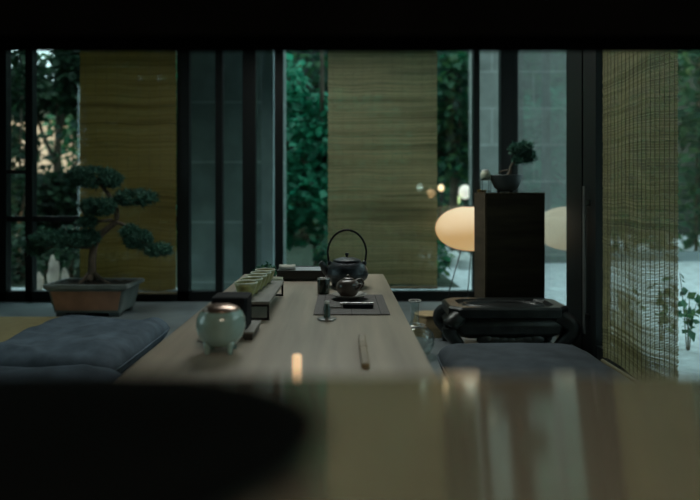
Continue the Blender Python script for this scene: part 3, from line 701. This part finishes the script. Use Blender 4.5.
# maple in the middle
Ym = 8.0; xm = X(318, Ym)
tree('maple_tree', xm, Ym, [blob(300,150,Ym,40,38,900,xm,Ym), blob(330,120,Ym,40,34,700,xm,Ym,.3), blob(305,200,Ym,36,34,900,xm,Ym,-.2), blob(340,185,Ym,40,40,800,xm,Ym,.2), blob(290,110,Ym,14,26,220,xm,Ym,.2), blob(294,80,Ym,10,24,140,xm,Ym,.2), blob(375,140,Ym,34,50,500,xm,Ym,.3), blob(300,232,Ym,30,12,260,xm,Ym)], .15, M['leafA'], 'bright green leafy maple outside, left of the pale reed blind', 'tree', .06, 21, 3.0)
Yt = 10.6; xt = X(455, Yt)
tree('broadleaf_tree', xt, Yt, [blob(452,90,Yt,24,40,620,xt,Yt), blob(462,140,Yt,22,28,420,xt,Yt,.2), blob(440,130,Yt,18,24,260,xt,Yt,.3), blob(455,165,Yt,20,12,240,xt,Yt), blob(420,110,Yt,28,50,420,xt,Yt,.4), blob(448,232,Yt,18,14,180,xt,Yt,.3)], .2, M['leafB'], 'dark leafy tree outside behind the paper lamp', 'tree', .09, 22, 3.2)
Yq = 9.7; xq = X(55, Yq)
tree('garden_tree', xq, Yq, [blob(60,98,Yq,34,13,380,xq,Yq), blob(18,85,Yq,26,36,520,xq,Yq,.3), blob(72,72,Yq,16,28,420,xq,Yq), blob(14,150,Yq,12,30,100,xq,Yq,.3), blob(92,130,Yq,18,60,500,xq,Yq,.3), blob(45,200,Yq,40,30,1100,xq,Yq), blob(55,240,Yq,40,10,260,xq,Yq), blob(62,150,Yq,14,26,40,xq,Yq,-.3), blob(70,60,Yq,20,20,200,xq,Yq), blob(35,60,Yq,7,10,16,xq,Yq)], .17, M['leafC'], 'olive leaved tree outside the left window, bright wall showing through', 'tree', .08, 23, 3.0)
Yw = 7.9; xw = X(20, Yw)
tree('garden_shrub', xw, Yw, [blob(10,190,Yw,24,60,380,xw,Yw), blob(28,270,Yw,40,16,200,xw,Yw,.2), blob(-4,120,Yw,16,50,240,xw,Yw,.2), blob(14,72,Yw,14,32,380,xw,Yw,.2)], .14, M['leafC'], 'thin shrub outside at the far left edge of the window', 'shrub', .03, 24, 1.7)
Yv = 11.6; xv = X(150, Yv)
tree('garden_tree', xv, Yv, [blob(130,120,Yv,50,70,1300,xv,Yv), blob(185,120,Yv,30,80,900,xv,Yv,.3), blob(150,230,Yv,60,30,900,xv,Yv)], .22, M['leafB'], 'dark dense tree outside standing behind the left reed blind', 'tree', .09, 25, 3.0)
# clipped hedges in the back and to the right
def hedge(x0, x1, y0, y1, h, n, size, m, label, seed):
    r = thing('hedge', ((x0+x1)/2, (y0+y1)/2, GZ), label, 'hedge'); rn = random.Random(seed); o = MB(); bl = []
    a, b_ = (x1-x0)/2, (y1-y0)/2; k = 9
    for i in range(k):
        for jz in range(4): bl.append((-a+2*a*(i+.5)/k+rn.uniform(-.2,.2), rn.uniform(-.3,.1), h*(jz+.5)/4, a/k*1.5, b_, h/4*.85, n//(k*4)))
    leaves(o, bl, size, rn); o.build('foliage', m, r)
    o = MB(); 
    for i in range(k): limb(o, [(-a+2*a*(i+.5)/k,0,-.02),(-a+2*a*(i+.5)/k+.05,0,h*.8)], .04, .015, 6)
    o.build('stems', M['bark'], r, smooth=True); return r
hedge(-2.9, 3.0, 13.2, 14.4, 5.0, 5200, .24, M['leafB'], 'tall dark hedge at the back of the garden', 31)
hedge(4.0, 9.5, 9.6, 11.2, 4.4, 5200, .22, M['leafB'], 'tall hedge outside to the right beyond the gravel', 32)
hedge(-.35, 1.05, 6.9, 7.5, .52, 2200, .10, M['leafB'], 'low dark planting under the maple and the pale blind', 33)
hedge(-4.9, -2.3, 7.0, 7.6, .62, 1500, .11, M['leafC'], 'low loose planting outside the left window behind the large bonsai', 34)
hedge(-6.6, -4.0, 13.0, 14.4, 5.4, 3000, .24, M['leafB'], 'tall hedge outside behind the left reed blind', 35)
sbox('trim_kerb', M['concrete'], (3.6, 12, 9.2, 9.4, GZ, .02))
# sprigs by the door
def sprig(x, y, h, label, seed):
    rn = random.Random(seed); r = thing('leafy_sprig', (x, y, GZ), label, 'plant')
    o = MB(); lf = MB()
    for s in range(4):
        dx, dy = rn.uniform(-.16,.16), rn.uniform(-.1,.1); hh_ = h*rn.uniform(.6,1)
        limb(o, [(dx*.15,dy*.15,-.01),(dx*.5,dy*.5,hh_*.5),(dx*1.3,dy,hh_)], .004, .002, 5)
        for q in range(8):
            t_ = rn.uniform(.35,1); leaves(lf, [(dx*(.1+1.2*t_**1.3), dy*t_, hh_*t_, .03,.03,.02,1)], .075, rn)
    o.build('stems', M['bark'], r, smooth=True); lf.build('leaves', M['leafB'], r)
sprig(X(688,3.95), 3.95, .52, 'leafy sprig growing in the gravel at the right edge, past the blind', 41)
sprig(X(660,4.2), 4.2, .42, 'leafy sprig seen through the fine reed blind, right of centre of it', 42)
sprig(X(620,4.4), 4.4, .42, 'leafy sprig seen through the fine reed blind near the door frame', 43)
# bright rocks at the left and behind the lamp
def rock(x, y, s, label, seed):
    o = MB().ellipsoid((0,0,.3*s), s*.55, s*.45, s*.5, 16, 10)
    o.v = [tuple(Vector(v)*(1+.28*noise.noise(Vector(v)*3/s+Vector((seed,0,0))))) for v in o.v]
    tag(o.build('garden_rock', M['rock'], smooth=True, loc=(x, y, GZ)), label, 'rock')
def upright(px, Y, w, h, label, seed):
    o = MB().ellipsoid((0,0,h*.45), w/2, w*.4, h*.55, 14, 10)
    o.v = [tuple(Vector((v[0],v[1],max(v[2],-.02)))*(1+.45*noise.noise(Vector(v)*9+Vector((seed,0,0))))) for v in o.v]
    tag(o.build('garden_stone', M['rosestone'], smooth=True, loc=(X(px,Y), Y, GZ)), label, 'stone')
upright(39, 6.3, .08, .22, 'leftmost upright rosy stone outside, behind the big bonsai pot', 5)
upright(53, 6.3, .11, .36, 'tallest upright rosy stone outside, left above the big bonsai pot', 8)
upright(66, 6.3, .08, .25, 'right upright rosy stone outside, below the lower bonsai branch', 12)
rock(X(452,8.6), 8.6, .26, 'white garden rock seen under the paper lamp, left one', 1)
rock(X(466,8.3), 8.3, .24, 'white garden rock under the paper lamp, next to the plinth', 2)
# little lights of the street beyond
def globe(px, py, Y, rad, col, st, label):
    x, z = X(px,Y), Z(py,Y); r = thing('globe_lamp', (x, Y, GZ), label, 'lamp', 'distant glowing globe lamps')
    MB().tube([(0,0,0),(0,0,z-GZ-rad*.8)], .025, 8).build('pole', M['wire'], r, smooth=True)
    MB().ellipsoid((0,0,z-GZ), rad, rad, rad*1.15, 16, 10).build('globe', GL('lamp glass', col, st), r, smooth=True)
globe(420, 187, 11.4, .055, (.8,1,.9), 3, 'white glowing globe lamp seen through the pale blind, left of its right edge')
globe(431, 193, 11.6, .075, (1,.45,.18), 2.2, 'orange glowing globe lamp right at the edge of the pale blind')
globe(441, 188, 12.2, .06, (1,.6,.3), 2.2, 'amber globe lamp just above the left tip of the paper lamp')
globe(456, 200, 12.3, .09, (.75,.85,.25), 1.0, 'yellow green globe lamp directly above the paper lamp')
globe(465, 192, 12.4, .13, (1,.84,.76), .85, 'largest pinkish white globe lamp beside the plinth wire stand')

# ------------------------------------------------------------------ light
w = bpy.data.worlds.new('World'); sc.world = w; w.use_nodes = True
bg = w.node_tree.nodes['Background']; bg.inputs[0].default_value = (.60,.755,.80,1); bg.inputs[1].default_value = 3.1
sun = bpy.data.lights.new('sun', 'SUN'); sun.energy = 2.6; sun.color = (1,.72,.5); sun.angle = .03
so = bpy.data.objects.new('sun', sun); C.objects.link(so)
so.rotation_euler = Vector((.10, 1, -.52)).to_track_quat('-Z','Y').to_euler()
def area(name, loc, to, sx, sy, e, col):
    l = bpy.data.lights.new(name, 'AREA'); l.shape = 'RECTANGLE'; l.size = sx; l.size_y = sy; l.energy = e; l.color = col
    q = bpy.data.objects.new(name, l); C.objects.link(q); q.location = loc
    q.rotation_euler = (Vector(to)-Vector(loc)).to_track_quat('-Z','Y').to_euler(); return q
area('overhead_fill', (-.1, 3.8, 2.55), (-.1, 2.9, 0), 1.2, .9, 42, (.95,1,.93))  # unseen area light added overhead to brighten the table

area('board_fill', (.45, -1.0, 2.35), (.2, 1.2, .5), .7, .7, 17, (1,.84,.62))  # warm fill added behind the camera for the board and near table

# ------------------------------------------------------------------ camera
cam = bpy.data.cameras.new('camera'); co_ = bpy.data.objects.new('camera', cam); C.objects.link(co_)
co_.location = (0, 0, ZC); co_.rotation_euler = (PI/2, 0, 0)
cam.sensor_width = 36; cam.lens = F/700*36; cam.shift_x = (350-VX)/700; cam.shift_y = -(250-VY)/700
cam.clip_start = .02
cam.dof.use_dof = True; cam.dof.focus_distance = 2.7; cam.dof.aperture_fstop = cam.lens/1000/.022
sc.camera = co_
sc.view_settings.view_transform = 'Standard'; sc.view_settings.look = 'None'; sc.view_settings.gamma = 1; sc.view_settings.use_curve_mapping = False
sc.view_settings.exposure = 0.0
sc.cycles.use_denoising = True
sc.cycles.max_bounces = 10; sc.cycles.transparent_max_bounces = 24
sc.cycles.caustics_reflective = False; sc.cycles.caustics_refractive = False
